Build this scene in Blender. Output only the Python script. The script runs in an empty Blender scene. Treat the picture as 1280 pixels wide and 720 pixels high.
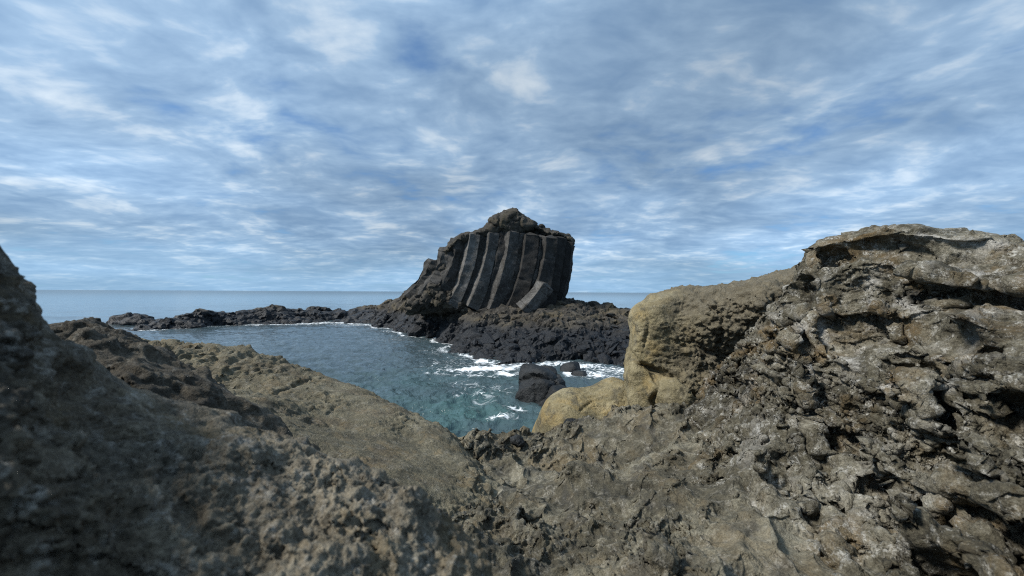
import bpy, bmesh, math, random
import numpy as np
from concurrent.futures import ThreadPoolExecutor
from mathutils import Vector, Matrix, Euler

R = math.radians
random.seed(7)
scene = bpy.context.scene
COL = scene.collection

# ------------------------------------------------------------------ camera
FPX, HZ, CAMZ, ROLL = 498.0, 365.0, 3.0, R(0.28)      # focal length in photo pixels, horizon row, eye height over the sea
cam = bpy.data.cameras.new("camera")
cam.sensor_width = 36.0
cam.lens = FPX / 1280.0 * 36.0
cam.shift_y = (HZ - 360.0) / 1280.0
cam.clip_start, cam.clip_end = 0.02, 120000.0
cam.dof.use_dof = True
cam.dof.focus_distance = 3.6
cam.dof.aperture_fstop = 2.5
co = bpy.data.objects.new("camera", cam)
COL.objects.link(co)
co.location = (0, 0, CAMZ)
co.rotation_euler = (R(90), -ROLL, 0)
scene.camera = co

# ------------------------------------------------------------------ sky and sun
SUN_EL, SUN_AZ = R(46), R(-107)          # azimuth measured from +Y towards +X: the sun stands to the left
world = bpy.data.worlds.new("World")
scene.world = world
world.use_nodes = True


class NT:
    """small helper round a node tree"""
    def __init__(self, tree):
        self.t = tree
        tree.nodes.clear()

    def n(self, typ, **kw):
        nd = self.t.nodes.new(typ)
        for k, v in kw.items():
            setattr(nd, k, v)
        return nd

    def put(self, sock, v):
        if isinstance(v, bpy.types.NodeSocket):
            self.t.links.new(v, sock)
        elif v is not None:
            if hasattr(sock.default_value, '__len__') and not hasattr(v, '__len__'):
                v = (v,) * len(sock.default_value)
            if hasattr(v, '__len__') and len(sock.default_value) == 4 and len(v) == 3:
                v = (*v, 1.0)
            sock.default_value = v

    def m(self, op, a, b=None, c=None, clamp=False):
        nd = self.n('ShaderNodeMath', operation=op, use_clamp=clamp)
        for s, v in zip(nd.inputs, (a, b, c)):
            self.put(s, v)
        return nd.outputs[0]

    def vm(self, op, a, b=None):
        nd = self.n('ShaderNodeVectorMath', operation=op)
        self.put(nd.inputs[0], a)
        if b is not None:
            self.put(nd.inputs[1], b)
        return nd.outputs[0]

    def noise(self, vec, scale, detail=4.0, rough=0.55, dist=0.0, lac=2.0, color=False):
        nd = self.n('ShaderNodeTexNoise')
        self.put(nd.inputs['Vector'], vec)
        for k, v in (('Scale', scale), ('Detail', detail), ('Roughness', rough), ('Distortion', dist), ('Lacunarity', lac)):
            self.put(nd.inputs[k], v)
        return nd.outputs['Color' if color else 'Fac']

    def voro(self, vec, scale, feature='F1', out='Distance', rnd=1.0):
        nd = self.n('ShaderNodeTexVoronoi', feature=feature)
        self.put(nd.inputs['Vector'], vec)
        self.put(nd.inputs['Scale'], scale)
        self.put(nd.inputs['Randomness'], rnd)
        return nd.outputs[out]

    def rng(self, v, a, b, c=0.0, d=1.0, smooth=True):
        nd = self.n('ShaderNodeMapRange', interpolation_type='SMOOTHSTEP' if smooth else 'LINEAR')
        for s, x in zip(nd.inputs[:5], (v, a, b, c, d)):
            self.put(s, x)
        return nd.outputs[0]

    def mix(self, f, a, b, mode='MIX'):
        nd = self.n('ShaderNodeMix', data_type='RGBA', blend_type=mode)
        self.put(nd.inputs[0], f)
        self.put(nd.inputs[6], a)
        self.put(nd.inputs[7], b)
        return nd.outputs[2]

    def ramp(self, f, stops):
        nd = self.n('ShaderNodeValToRGB')
        self.put(nd.inputs[0], f)
        cr = nd.color_ramp
        while len(cr.elements) < len(stops):
            cr.elements.new(0.5)
        for e, (p, c) in zip(cr.elements, stops):
            e.position = p
            e.color = (*c, 1) if hasattr(c, '__len__') else (c, c, c, 1)
        return nd.outputs[0]

    def comb(self, x, y, z):
        nd = self.n('ShaderNodeCombineXYZ')
        for s, v in zip(nd.inputs, (x, y, z)):
            self.put(s, v)
        return nd.outputs[0]

    def sep(self, v):
        nd = self.n('ShaderNodeSeparateXYZ')
        self.put(nd.inputs[0], v)
        return nd.outputs


def build_sky():
    w = NT(world.node_tree)
    out = w.n('ShaderNodeOutputWorld')
    bg = w.n('ShaderNodeBackground')
    w.put(bg.inputs[1], 0.1)
    sky = w.n('ShaderNodeTexSky', sky_type='NISHITA', sun_disc=False)
    sky.sun_elevation, sky.sun_rotation = SUN_EL, SUN_AZ
    sky.altitude, sky.air_density, sky.dust_density, sky.ozone_density = 0, 1.0, 0.4, 2.6
    d = w.n('ShaderNodeTexCoord').outputs['Generated']
    x, y, z = w.sep(d)
    za = w.m('ADD', w.m('ABSOLUTE', z), 0.13)
    u, v = w.m('DIVIDE', x, za), w.m('DIVIDE', y, za)
    flat = w.comb(u, v, 0.0)                          # the cloud layer seen as a level sheet
    warp = w.noise(flat, 1.1, 3, 0.5, color=True)
    fw = w.vm('ADD', flat, w.vm('MULTIPLY', w.vm('SUBTRACT', warp, (0.5, 0.5, 0.5)), (0.42, 0.42, 0.0)))
    fw2 = w.vm('MULTIPLY', fw, (1.0, 0.85, 1.0))
    big = w.noise(fw2, 0.95, 3, 0.5)                  # broad decks and gaps
    mid = w.noise(w.vm('ADD', fw2, (7.3, 2.1, 4.0)), 2.4, 4, 0.54)
    rows = w.noise(w.vm('MULTIPLY', fw, (1.15, 1.5, 1.0)), 3.5, 6, 0.55)   # ripple rows
    tone = w.noise(w.vm('ADD', fw2, (31.0, 8.0, 2.0)), 0.55, 2, 0.5)   # thicker and thinner parts of the deck
    fine = w.noise(w.vm('MULTIPLY', fw, (1.0, 1.5, 1.0)), 9.5, 4, 0.5)
    cov = w.m('ADD', w.m('ADD', w.m('MULTIPLY', big, 0.50), w.m('MULTIPLY', mid, 0.30)), w.m('MULTIPLY', rows, 0.28))
    dens = w.rng(cov, 0.35, 0.50, 0.28, 1.0)
    brk = w.m('ADD', w.m('ADD', w.m('MULTIPLY', rows, 0.42), w.m('MULTIPLY', mid, 0.50)), w.m('MULTIPLY', fine, 0.17))
    lit = w.rng(brk, 0.38, 0.80)
    cloud = w.ramp(lit, [(0.0, (2.1, 3.35, 5.1)), (0.45, (3.3, 4.75, 6.5)), (1.0, (7.0, 7.9, 8.6))])
    cloud = w.mix(1.0, cloud, w.ramp(tone, [(0.3, 0.72), (0.7, 1.28)]), 'MULTIPLY')
    blue = w.mix(1.0, sky.outputs[0], (0.52, 0.88, 1.2), 'MULTIPLY')
    col = w.mix(w.m('MULTIPLY', dens, 0.93), blue, cloud)
    hz = w.rng(z, 0.0, 0.13, 1.0, 0.0)                # the deck thins into clear air far out over the sea
    col = w.mix(w.m('MULTIPLY', hz, 0.6), col, (2.7, 4.7, 6.9))
    w.put(bg.inputs[0], col)
    w.t.links.new(bg.outputs[0], out.inputs[0])


build_sky()
sl = bpy.data.lights.new("sun", 'SUN')
sl.energy, sl.angle, sl.color = 5.0, R(10), (1.0, 0.955, 0.88)
so = bpy.data.objects.new("sun", sl)
COL.objects.link(so)
sd = Vector((math.sin(SUN_AZ) * math.cos(SUN_EL), math.cos(SUN_AZ) * math.cos(SUN_EL), math.sin(SUN_EL)))
so.rotation_euler = (-sd).to_track_quat('-Z', 'Y').to_euler()
so.location = sd * 50 + Vector((0, 0, 3))

vs = scene.view_settings
vs.view_transform, vs.look, vs.exposure, vs.gamma = 'Standard', 'None', 0.18, 1.0
vs.use_curve_mapping = False
scene.cycles.use_denoising = False
scene.cycles.filter_width = 1.1
scene.cycles.sample_clamp_indirect = 2.0
scene.cycles.sample_clamp_direct = 6.0
scene.cycles.max_bounces = 6
scene.cycles.caustics_reflective = scene.cycles.caustics_refractive = False

# ------------------------------------------------------------------ numeric tools
rs = np.random.RandomState(11)
PERM = np.concatenate([rs.permutation(256)] * 3).astype(np.int32)
GR = rs.normal(size=(256, 3))
GR = (GR / np.linalg.norm(GR, axis=1, keepdims=True) * 1.5).astype(np.float32)
JIT = rs.uniform(0, 1, (256, 3)).astype(np.float32)
POOL = ThreadPoolExecutor(4)


def chunked(f, P, n=40000):
    P = np.ascontiguousarray(P, np.float32)
    if len(P) <= n:
        return f(P)
    parts = list(POOL.map(f, [P[i:i + n] for i in range(0, len(P), n)]))
    if isinstance(parts[0], tuple):
        return tuple(np.concatenate(q) for q in zip(*parts))
    return np.concatenate(parts)


def _perlin(P):
    fl = np.floor(P)
    f = P - fl
    I = fl.astype(np.int32) & 255
    w = f * f * f * (f * (f * 6 - 15) + 10)
    out = np.zeros(len(P), np.float32)
    for dx in (0, 1):
        px = PERM[I[:, 0] + dx]
        wx = w[:, 0] if dx else 1 - w[:, 0]
        for dy in (0, 1):
            py = PERM[px + I[:, 1] + dy]
            wy = wx * (w[:, 1] if dy else 1 - w[:, 1])
            for dz in (0, 1):
                g = GR[PERM[py + I[:, 2] + dz]]
                dt = g[:, 0] * (f[:, 0] - dx) + g[:, 1] * (f[:, 1] - dy) + g[:, 2] * (f[:, 2] - dz)
                out += dt * (wy * (w[:, 2] if dz else 1 - w[:, 2]))
    return out


def perlin(P):
    return chunked(_perlin, P)


def fbm(P, lam, octv=3, gain=0.5, seed=0.0, ridge=None):
    def f(Q):
        s = np.zeros(len(Q), np.float32)
        a = 1.0
        Q = Q / lam + np.float32(seed * 7.31 + 3.7)
        for _ in range(octv):
            n = _perlin(Q)
            if ridge == 'b':
                n = np.abs(n) * 2.2 - 0.55
            elif ridge == 'r':
                n = 0.55 - np.abs(n) * 2.2
            s += a * n
            a *= gain
            Q = Q * 2.03 + np.float32(17.13)
        return s
    return chunked(f, P)


def _worley(P):
    fl = np.floor(P)
    I = fl.astype(np.int32)
    f = P - fl
    F1 = np.full(len(P), 9.0, np.float32)
    F2 = F1.copy()
    ID = np.zeros(len(P), np.int32)
    DV = np.zeros((len(P), 3), np.float32)
    for dx in (-1, 0, 1):
        px = PERM[(I[:, 0] + dx) & 255]
        for dy in (-1, 0, 1):
            py = PERM[(px + I[:, 1] + dy) & 255]
            for dz in (-1, 0, 1):
                h = PERM[(py + I[:, 2] + dz) & 255]
                j = JIT[h]
                e = j + np.float32((dx, dy, dz)) - f
                d = (e * e).sum(1)
                c = d < F1
                F2 = np.where(c, F1, np.minimum(F2, d))
                ID = np.where(c, h, ID)
                DV[c] = e[c]
                F1 = np.where(c, d, F1)
    return np.sqrt(F1), np.sqrt(F2), ID, DV


def worley(P, lam, seed=0.0):
    return chunked(_worley, np.asarray(P, np.float32) / lam + np.float32(seed * 5.17 + 40.3), 20000)


def sstep(a, b, x):
    t = np.clip((x - a) / (b - a), 0, 1)
    return t * t * (3 - 2 * t)


def at(px, py, Y):
    """point that stands at depth Y behind photo pixel (px, py); used to survey the place"""
    c, s = math.cos(ROLL), math.sin(ROLL)
    dx, dy = px - 640.0, py - HZ
    x, y = dx * c - dy * s, dx * s + dy * c
    return np.array((x / FPX * Y, Y, CAMZ - y / FPX * Y))


def sea_at(px, py):
    c, s = math.cos(ROLL), math.sin(ROLL)
    dx, dy = px - 640.0, py - HZ
    x, y = dx * c - dy * s, dx * s + dy * c
    Y = CAMZ * FPX / y
    return np.array((x / FPX * Y, Y, 0.0))


class TPS:
    """smooth height surface through surveyed points"""
    def __init__(self, pts, lam=1e-3):
        p = np.array(pts, float)
        self.c = p[:, :2]
        n = len(p)
        K = self.k(np.linalg.norm(self.c[:, None] - self.c[None], axis=2)) + lam * np.eye(n)
        Q = np.c_[np.ones(n), self.c]
        A = np.block([[K, Q], [Q.T, np.zeros((3, 3))]])
        s = np.linalg.solve(A, np.r_[p[:, 2], 0, 0, 0])
        self.w, self.a = s[:n], s[n:]

    @staticmethod
    def k(r):
        return np.where(r > 1e-9, r * r * np.log(np.maximum(r, 1e-9)), 0.0)

    def __call__(self, x, y):
        x, y = np.broadcast_arrays(x, y)
        o = self.a[0] + self.a[1] * x + self.a[2] * y
        for (cx, cy), w in zip(self.c, self.w):
            o = o + w * self.k(np.hypot(x - cx, y - cy))
        return o


def height_sdf(tps, lo, hi, h):
    """callable d(X,Y,Z): signed distance to the ground under a height surface, on the given box grid"""
    xs, ys = np.arange(lo[0], hi[0] + h, h), np.arange(lo[1], hi[1] + h, h)
    Z = tps(xs[:, None], ys[None, :])
    gx, gy = np.gradient(Z, h)
    sl_ = 1 / np.sqrt(1 + gx * gx + gy * gy)
    return Z[:, :, None], sl_[:, :, None]


def surface_nets(V, lo, h):
    s = V < 0
    c = np.zeros(tuple(np.array(V.shape) - 1), np.int8)
    for i in (0, 1):
        for j in (0, 1):
            for k in (0, 1):
                c += s[i:V.shape[0] - 1 + i, j:V.shape[1] - 1 + j, k:V.shape[2] - 1 + k]
    act = (c > 0) & (c < 8)
    idx = np.argwhere(act)
    lut = np.full(act.shape, -1, np.int64)
    lut[act] = np.arange(len(idx))
    acc = np.zeros((len(idx), 3))
    cnt = np.zeros(len(idx))
    corners = [(i, j, k) for i in (0, 1) for j in (0, 1) for k in (0, 1)]
    for a in corners:
        for ax in range(3):
            if a[ax]:
                continue
            b = list(a)
            b[ax] = 1
            va = V[idx[:, 0] + a[0], idx[:, 1] + a[1], idx[:, 2] + a[2]]
            vb = V[idx[:, 0] + b[0], idx[:, 1] + b[1], idx[:, 2] + b[2]]
            x = (va < 0) != (vb < 0)
            t = np.where(x, va / np.where(x, va - vb, 1), 0)
            p = np.repeat(np.array(a, float)[None], len(idx), 0)
            p[:, ax] += t
            acc += p * x[:, None]
            cnt += x
    P = (idx + acc / cnt[:, None]) * h + np.array(lo)
    F = []
    for ax in range(3):
        b, d = (ax + 1) % 3, (ax + 2) % 3
        sl0, sl1 = [slice(None)] * 3, [slice(None)] * 3
        sl0[ax], sl1[ax] = slice(0, -1), slice(1, None)
        e = np.argwhere(s[tuple(sl0)] != s[tuple(sl1)])
        ok = (e[:, b] > 0) & (e[:, d] > 0) & (e[:, b] < V.shape[b] - 1) & (e[:, d] < V.shape[d] - 1)
        e = e[ok]
        q = []
        for (ob, od) in ((0, 0), (-1, 0), (-1, -1), (0, -1)):
            k = e.copy()
            k[:, b] += ob
            k[:, d] += od
            q.append(lut[k[:, 0], k[:, 1], k[:, 2]])
        q = np.stack(q, 1)
        flip = s[e[:, 0], e[:, 1], e[:, 2]]
        q[~flip] = q[~flip][:, ::-1]
        F.append(q)
    Q = np.concatenate(F)
    T = np.concatenate([Q[:, [0, 1, 2]], Q[:, [0, 2, 3]]])
    return P, T


def normals(V, F):
    a, b, c = V[F[:, 0]], V[F[:, 1]], V[F[:, 2]]
    n = np.cross(b - a, c - a)
    N = np.stack([np.bincount(F.ravel(), np.repeat(n[:, k], 3), len(V)) for k in range(3)], 1)
    return N / np.maximum(np.linalg.norm(N, axis=1, keepdims=True), 1e-12)


def smooth(V, F, it=2, f=0.6):
    for _ in range(it):
        i = np.concatenate([F[:, 0], F[:, 1], F[:, 2]])
        j = np.concatenate([F[:, 1], F[:, 2], F[:, 0]])
        n = np.bincount(i, minlength=len(V)).astype(float)
        S = np.stack([np.bincount(i, V[j, k], len(V)) for k in range(3)], 1)
        V = V + f * (S / np.maximum(n, 1)[:, None] - V)
    return V


EYE = np.array((0.0, 0.0, CAMZ))


def refine(V, F, k, lmin, passes=7, back=4.0, cap=2_000_000):
    """split long edges so that the mesh is finest where it is looked at from near by"""
    for _ in range(passes):
        N = normals(V, F)
        n = len(V)
        E = np.concatenate([F[:, [0, 1]], F[:, [1, 2]], F[:, [2, 0]]])
        E.sort(axis=1)
        key, inv = np.unique(E[:, 0] * n + E[:, 1], return_inverse=True)
        e0, e1 = key // n, key % n
        mid = (V[e0] + V[e1]) * 0.5
        L = np.linalg.norm(V[e0] - V[e1], axis=1)
        D = mid - EYE
        dist = np.linalg.norm(D, axis=1)
        facing = -(N[e0] * D).sum(1) / dist
        thr = np.maximum(k * dist, lmin)
        thr = thr * np.where(facing > -0.25, np.clip(facing, .22, 1.0) ** -.5, back)
        out = (np.abs(D[:, 0]) > 1.45 * np.maximum(D[:, 1], 0.0) + 0.1) | (np.abs(D[:, 2]) > 0.85 * np.maximum(D[:, 1], 0) + 0.1)
        thr = np.where(out, thr * 4, thr)
        mk = L > thr
        if not mk.any() or len(F) > cap:
            break
        nid = np.full(len(key), -1, np.int64)
        nid[mk] = n + np.arange(mk.sum())
        V = np.concatenate([V, mid[mk]])
        m = nid[inv].reshape(3, -1).T
        has = m >= 0
        cnt = has.sum(1)
        out_f = [F[cnt == 0]]
        for r in range(3):                                  # rotate so that the pattern starts at edge 0
            f = F[:, [r, (r + 1) % 3, (r + 2) % 3]]
            g = m[:, [r, (r + 1) % 3, (r + 2) % 3]]
            h = g >= 0
            s = (cnt == 1) & h[:, 0]
            a, e = f[s], g[s]
            out_f += [np.stack([a[:, 0], e[:, 0], a[:, 2]], 1), np.stack([e[:, 0], a[:, 1], a[:, 2]], 1)]
            s = (cnt == 2) & h[:, 0] & h[:, 1]
            a, e = f[s], g[s]
            out_f += [np.stack([e[:, 0], a[:, 1], e[:, 1]], 1), np.stack([a[:, 0], e[:, 0], e[:, 1]], 1),
                      np.stack([a[:, 0], e[:, 1], a[:, 2]], 1)]
        s = cnt == 3
        a, e = F[s], m[s]
        out_f += [np.stack([a[:, 0], e[:, 0], e[:, 2]], 1), np.stack([e[:, 0], a[:, 1], e[:, 1]], 1),
                  np.stack([e[:, 2], e[:, 1], a[:, 2]], 1), np.stack([e[:, 0], e[:, 1], e[:, 2]], 1)]
        F = np.concatenate(out_f)
    return V, F


TRIS = [0]


def mesh_from(name, V, F, mat=None, smooth_shade=True, attrs=None):
    me = bpy.data.meshes.new(name)
    V = np.ascontiguousarray(V, np.float32)
    F = np.ascontiguousarray(F, np.int32)
    w = F.shape[1]
    me.vertices.add(len(V))
    me.vertices.foreach_set('co', V.ravel())
    me.loops.add(F.size)
    me.loops.foreach_set('vertex_index', F.ravel())
    me.polygons.add(len(F))
    me.polygons.foreach_set('loop_start', np.arange(0, F.size, w, dtype=np.int32))
    if smooth_shade:
        me.polygons.foreach_set('use_smooth', np.ones(len(F), bool))
    for k, a in (attrs or {}).items():
        at_ = me.attributes.new(k, 'FLOAT', 'POINT')
        at_.data.foreach_set('value', np.ascontiguousarray(a, np.float32))
    me.update()
    me.validate()
    if mat:
        me.materials.append(mat)
    TRIS[0] += len(F) * (w - 2)
    return me


def link(name, me, parent=None, loc=(0, 0, 0), label=None, cat=None, group=None, kind=None):
    o = bpy.data.objects.new(name, me)
    COL.objects.link(o)
    o.location = loc
    if parent:
        o.parent = parent
    for k, v in (('label', label), ('category', cat), ('group', group), ('kind', kind)):
        if v:
            o[k] = v
    return o


def rock_obj(name, V, F, mat, parent=None, attrs=None, sharp=None, **kw):
    base = np.array(((V[:, 0].min() + V[:, 0].max()) / 2, (V[:, 1].min() + V[:, 1].max()) / 2, V[:, 2].min()))
    if parent is not None:
        base = np.array(parent.location)
    me = mesh_from(name, V - base, F, mat, attrs=attrs)
    if sharp:
        me.set_sharp_from_angle(angle=R(sharp))
    return link(name, me, parent, tuple(base) if parent is None else (0, 0, 0), **kw)


def groove(V, pts, w, depth):
    """inward push along a crack that runs through surveyed points"""
    d2 = np.full(len(V), 9.0)
    for a, b in zip(pts[:-1], pts[1:]):
        ab = b - a
        t = np.clip(((V - a) @ ab) / (ab @ ab), 0, 1)
        q = V - a - t[:, None] * ab
        d2 = np.minimum(d2, (q * q).sum(1))
    return -depth * np.exp(-d2 / (w * w))


def ell(X, Y, Z, c, r, rot=None):
    """rough distance to an ellipsoid"""
    x, y, z = X - c[0], Y - c[1], Z - c[2]
    if rot is not None:
        m = np.array(Euler(rot).to_matrix()).T
        x, y, z = (m[0, 0] * x + m[0, 1] * y + m[0, 2] * z, m[1, 0] * x + m[1, 1] * y + m[1, 2] * z,
                   m[2, 0] * x + m[2, 1] * y + m[2, 2] * z)
    k0 = np.sqrt((x / r[0]) ** 2 + (y / r[1]) ** 2 + (z / r[2]) ** 2)
    return (k0 - 1) * min(r)


def smin(a, b, k):
    h = np.clip(0.5 + 0.5 * (b - a) / k, 0, 1)
    return b * (1 - h) + a * h - k * h * (1 - h)


def smax(a, b, k):
    return -smin(-a, -b, k)


def grid(lo, hi, h):
    ax = [np.arange(l, u + h * 0.5, h) for l, u in zip(lo, hi)]
    return ax[0][:, None, None], ax[1][None, :, None], ax[2][None, None, :]


def box_cap(D, X, Y, Z, lo, hi, h):
    for a, l, u in ((X, lo[0], hi[0]), (Y, lo[1], hi[1]), (Z, lo[2], hi[2])):
        D = np.maximum(D, np.maximum(l + 1.2 * h - a, a - u + 1.2 * h))
    return D


def hit(t, px, py, off=0.0):
    Y = np.arange(.3, 6, .01)
    q = np.array([at(px, py, y) for y in Y])
    b = np.nonzero(t(q[:, 0], q[:, 1]) > q[:, 2])[0]
    return at(px, py, (Y[b[0]] if len(b) else 6.0) + off)


def from_height(pts, lo, hi, h, extra=None, lam=2e-3):
    t = TPS(pts, lam)
    X, Y, Z = grid(lo, hi, h)
    H = t(X[:, :, 0], Y[:, :, 0])
    gx, gy = np.gradient(H, h)
    D = (Z - H[:, :, None]) / np.sqrt(1 + gx * gx + gy * gy)[:, :, None]
    if extra:
        D = extra(D, X, Y, Z, t)
    D = box_cap(D, X, Y, Z, lo, hi, h)
    V, F = surface_nets(D, lo, h)
    return smooth(V, F, 2), F


def face(V, px, py):
    """where the line of sight through a photo pixel meets the mesh"""
    d = at(px, py, 1.0) - EYE
    t = (V - EYE) @ d / (d @ d)
    q = np.linalg.norm(V - EYE - t[:, None] * d, axis=1)
    ok = (t > .2) & (q < .012 * np.maximum(t, 1))
    if ok.any():
        ok &= t < t[ok].min() + .12
        return at(px, py, t[ok][q[ok].argmin()])
    return at(px, py, t[q.argmin()])


def weather(V, F, coarse, fine, k, lmin, seed=0.0, bed=(0.0, 0.0, 1.0), squash=1.6, cap=900_000, cracks=(), post=None, warp=0.35, sink=0.0, calm=(0.25, 0.7), top=None):
    """lumps and hollows on the coarse shape, then fine relief on the split mesh; beds squeeze the noise across the layers"""
    bfun = bed if callable(bed) else (lambda P, b=np.array(bed, float): np.broadcast_to(b, P.shape))

    def layer(V, F, spec, mask=None):
        N = normals(V, F)
        d = np.zeros(len(V))
        bed = bfun(V)
        bed = bed / np.linalg.norm(bed, axis=1, keepdims=True)
        big = max(x[1] for x in spec)
        w = np.stack([fbm(V, big * 1.7, 2, 0.5, seed + 31 + i) for i in range(3)], 1) * (big * warp)
        Q = V + w
        Q = Q + (Q * bed).sum(1)[:, None] * bed * (squash - 1)
        for kind, lam, amp, octv in spec:
            if kind in 'pbr':
                d += amp * fbm(Q, lam, octv, 0.5, seed + lam * 3, None if kind == 'p' else kind)
            elif kind == 'c':                                # hairline cracks
                n = np.abs(fbm(Q, lam, 2, 0.5, seed + 5.5))
                d -= amp * np.exp(-(n / 0.03) ** 2)
            elif kind == 'w':                                # weathered pits, in patches
                f1 = worley(Q, lam, seed)[0]
                m = sstep(0.0, 0.4, fbm(V, lam * 5, 2, 0.5, seed + 9))
                d -= amp * m * sstep(0.5, 0.15, f1)
            elif kind == 'l':                                # stepped ledges
                t = (V * bed).sum(1) / lam + 1.3 * fbm(V, lam * 7, 3, 0.5, seed + 2)
                fr = t - np.floor(t)
                d += amp * (sstep(0.0, 0.75, fr) - sstep(0.8, 1.0, fr) - 0.35) * sstep(-0.4, 0.4, fbm(V, lam * 9, 2, 0.5, seed + 4))
        if mask is not None:
            d *= mask
        if top:                                              # wind and rain keep the crown rounder
            d *= 1 - .4 * sstep(top[0], top[1], V[:, 2])
        return V + N * d[:, None]

    V = V.astype(float)
    V, F = refine(V, F, k * 5, lmin * 5, 3)
    V = smooth(V, F, 1)
    for spec in coarse:
        V = layer(V, F, spec)
    V = V - normals(V, F) * sink
    V, F = refine(V, F, k, lmin, 7, cap=cap)
    V = smooth(V, F, 1, 0.5)
    if cracks:
        N = normals(V, F)
        sub = V[:: max(1, len(V) // 120000)]
        for pts, w, dep in cracks:
            dense = [(a[0] + (b[0] - a[0]) * u, a[1] + (b[1] - a[1]) * u) for a, b in zip(pts[:-1], pts[1:])
                     for u in np.arange(0, 1, 7.0 / max(7.0, math.hypot(b[0] - a[0], b[1] - a[1])))] + [pts[-1]]
            pts = [face(sub, *p) for p in dense]
            V = V + N * (groove(V, pts, w, dep) * (0.75 + 0.25 * fbm(V, w * 3, 2)))[:, None]
    mask = calm[0] + (1.25 - calm[0]) * sstep(-.35, .45, fbm(V, calm[1], 2, .5, seed + 77))
    for spec in fine:
        V = layer(V, F, spec, mask)
    if post:
        V = post(V, F)
    return V, F


# ------------------------------------------------------------------ materials
def rock_mat(name, dark, mid, pale, spots=None, spot_amt=0.0, scale=1.0, stain=None, stain_amt=0.0, bump=0.5, rough=0.9,
             wet=None, patch=None, patch_amt=0.0, contrast=1.0, vary=0.0, grey=None, salt=False):
    m = bpy.data.materials.new(name)
    m.use_nodes = True
    t = NT(m.node_tree)
    out = t.n('ShaderNodeOutputMaterial')
    bs = t.n('ShaderNodeBsdfPrincipled')
    pos = t.n('ShaderNodeNewGeometry').outputs['Position']
    s = scale
    a = t.noise(pos, 1.6 * s, 6, 0.62, 0.6)
    b = t.noise(t.vm('ADD', pos, (11.0, 3.0, 5.0)), 9.0 * s, 6, 0.68, 0.4)
    g = t.noise(pos, 55.0 * s, 5, 0.7)
    f = t.m('ADD', t.m('ADD', t.m('MULTIPLY', a, 0.5), t.m('MULTIPLY', b, 0.35)), t.m('MULTIPLY', g, 0.28))
    half = 0.16 / contrast
    col = t.ramp(t.rng(f, 0.565 - half, 0.565 + half, smooth=False), [(0.0, dark), (0.5, mid), (1.0, pale)])
    if stain:
        q = t.noise(t.vm('ADD', pos, (4.0, 21.0, 9.0)), 2.3 * s, 5, 0.6, 0.8)
        col = t.mix(t.m('MULTIPLY', t.rng(q, 0.48, 0.66), stain_amt), col, stain)
    if patch:
        q = t.noise(t.vm('ADD', pos, (34.0, 2.0, 19.0)), 4.6 * s, 6, 0.66, 0.5)
        col = t.mix(t.m('MULTIPLY', t.rng(q, 0.52, 0.64), patch_amt), col, patch)
    if grey:                                           # one end of the rock is of another bed
        gx = t.m('ADD', t.sep(pos)[0], t.m('MULTIPLY', t.m('SUBTRACT', t.noise(pos, 2.2, 5, .6), .5), 1.1))
        col = t.mix(t.rng(gx, grey[0] - .4, grey[0] + .4), col, t.mix(b, grey[1], grey[2]))
    if spots:
        q = t.noise(t.vm('ADD', pos, (14.0, 42.0, 3.0)), 16.0 * s, 7, 0.75, 0.3)
        q2 = t.noise(pos, 90.0 * s, 3, 0.6)
        w = t.m('MULTIPLY', t.rng(q, 0.50, 0.64), t.rng(q2, 0.36, 0.60))
        col = t.mix(t.m('MULTIPLY', w, spot_amt), col, spots)
    if salt:                                           # salt and lichen crust along weathered ribs
        sv = t.n('ShaderNodeAttribute', attribute_name='salt').outputs['Fac']
        sn = t.noise(pos, 30.0, 6, .72, .4)
        col = t.mix(t.m('MULTIPLY', t.rng(t.m('ADD', sn, t.m('MULTIPLY', sv, .32)), .58, .78), t.m('MULTIPLY', sv, .6)), col, (.42, .41, .38))
    if vary:
        col = t.mix(vary, col, t.n('ShaderNodeObjectInfo').outputs['Color'], 'MULTIPLY')
    gr = t.noise(pos, 160.0 * s, 3, 0.75)
    col = t.mix(1.0, col, t.ramp(gr, [(0.25, 0.45), (0.75, 1.5)]), 'MULTIPLY')
    rg = t.rng(b, 0.3, 0.7, rough - 0.12, min(1.0, rough + 0.08))
    if wet:                                            # tide band: weed-black and damp below a wandering line
        z = t.sep(pos)[2]
        zz = t.m('ADD', z, t.m('MULTIPLY', t.m('SUBTRACT', t.noise(pos, 0.9, 5, 0.65), 0.5), wet[1]))
        wm = t.rng(zz, wet[0] + 0.25, wet[0] - 0.25)
        col = t.mix(wm, col, t.mix(b, wet[2], wet[3]))
        rg = t.rng(wm, 0.0, 1.0, 0.85, 0.5)
    t.put(bs.inputs['Base Color'], col)
    t.put(bs.inputs['Roughness'], rg)
    t.put(bs.inputs['Specular IOR Level'], 0.25)
    hgt = t.m('ADD', t.m('MULTIPLY', g, 0.6), t.m('MULTIPLY', gr, 0.3))
    hgt = t.m('ADD', hgt, t.m('MULTIPLY', t.noise(pos, 26.0 * s, 4, 0.6, 0.5), 0.9))
    bp = t.n('ShaderNodeBump')
    t.put(bp.inputs['Strength'], bump)
    t.put(bp.inputs['Distance'], 0.02 / s)
    t.put(bp.inputs['Height'], hgt)
    t.t.links.new(bp.outputs[0], bs.inputs['Normal'])
    t.t.links.new(bs.outputs[0], out.inputs[0])
    return m


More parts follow.
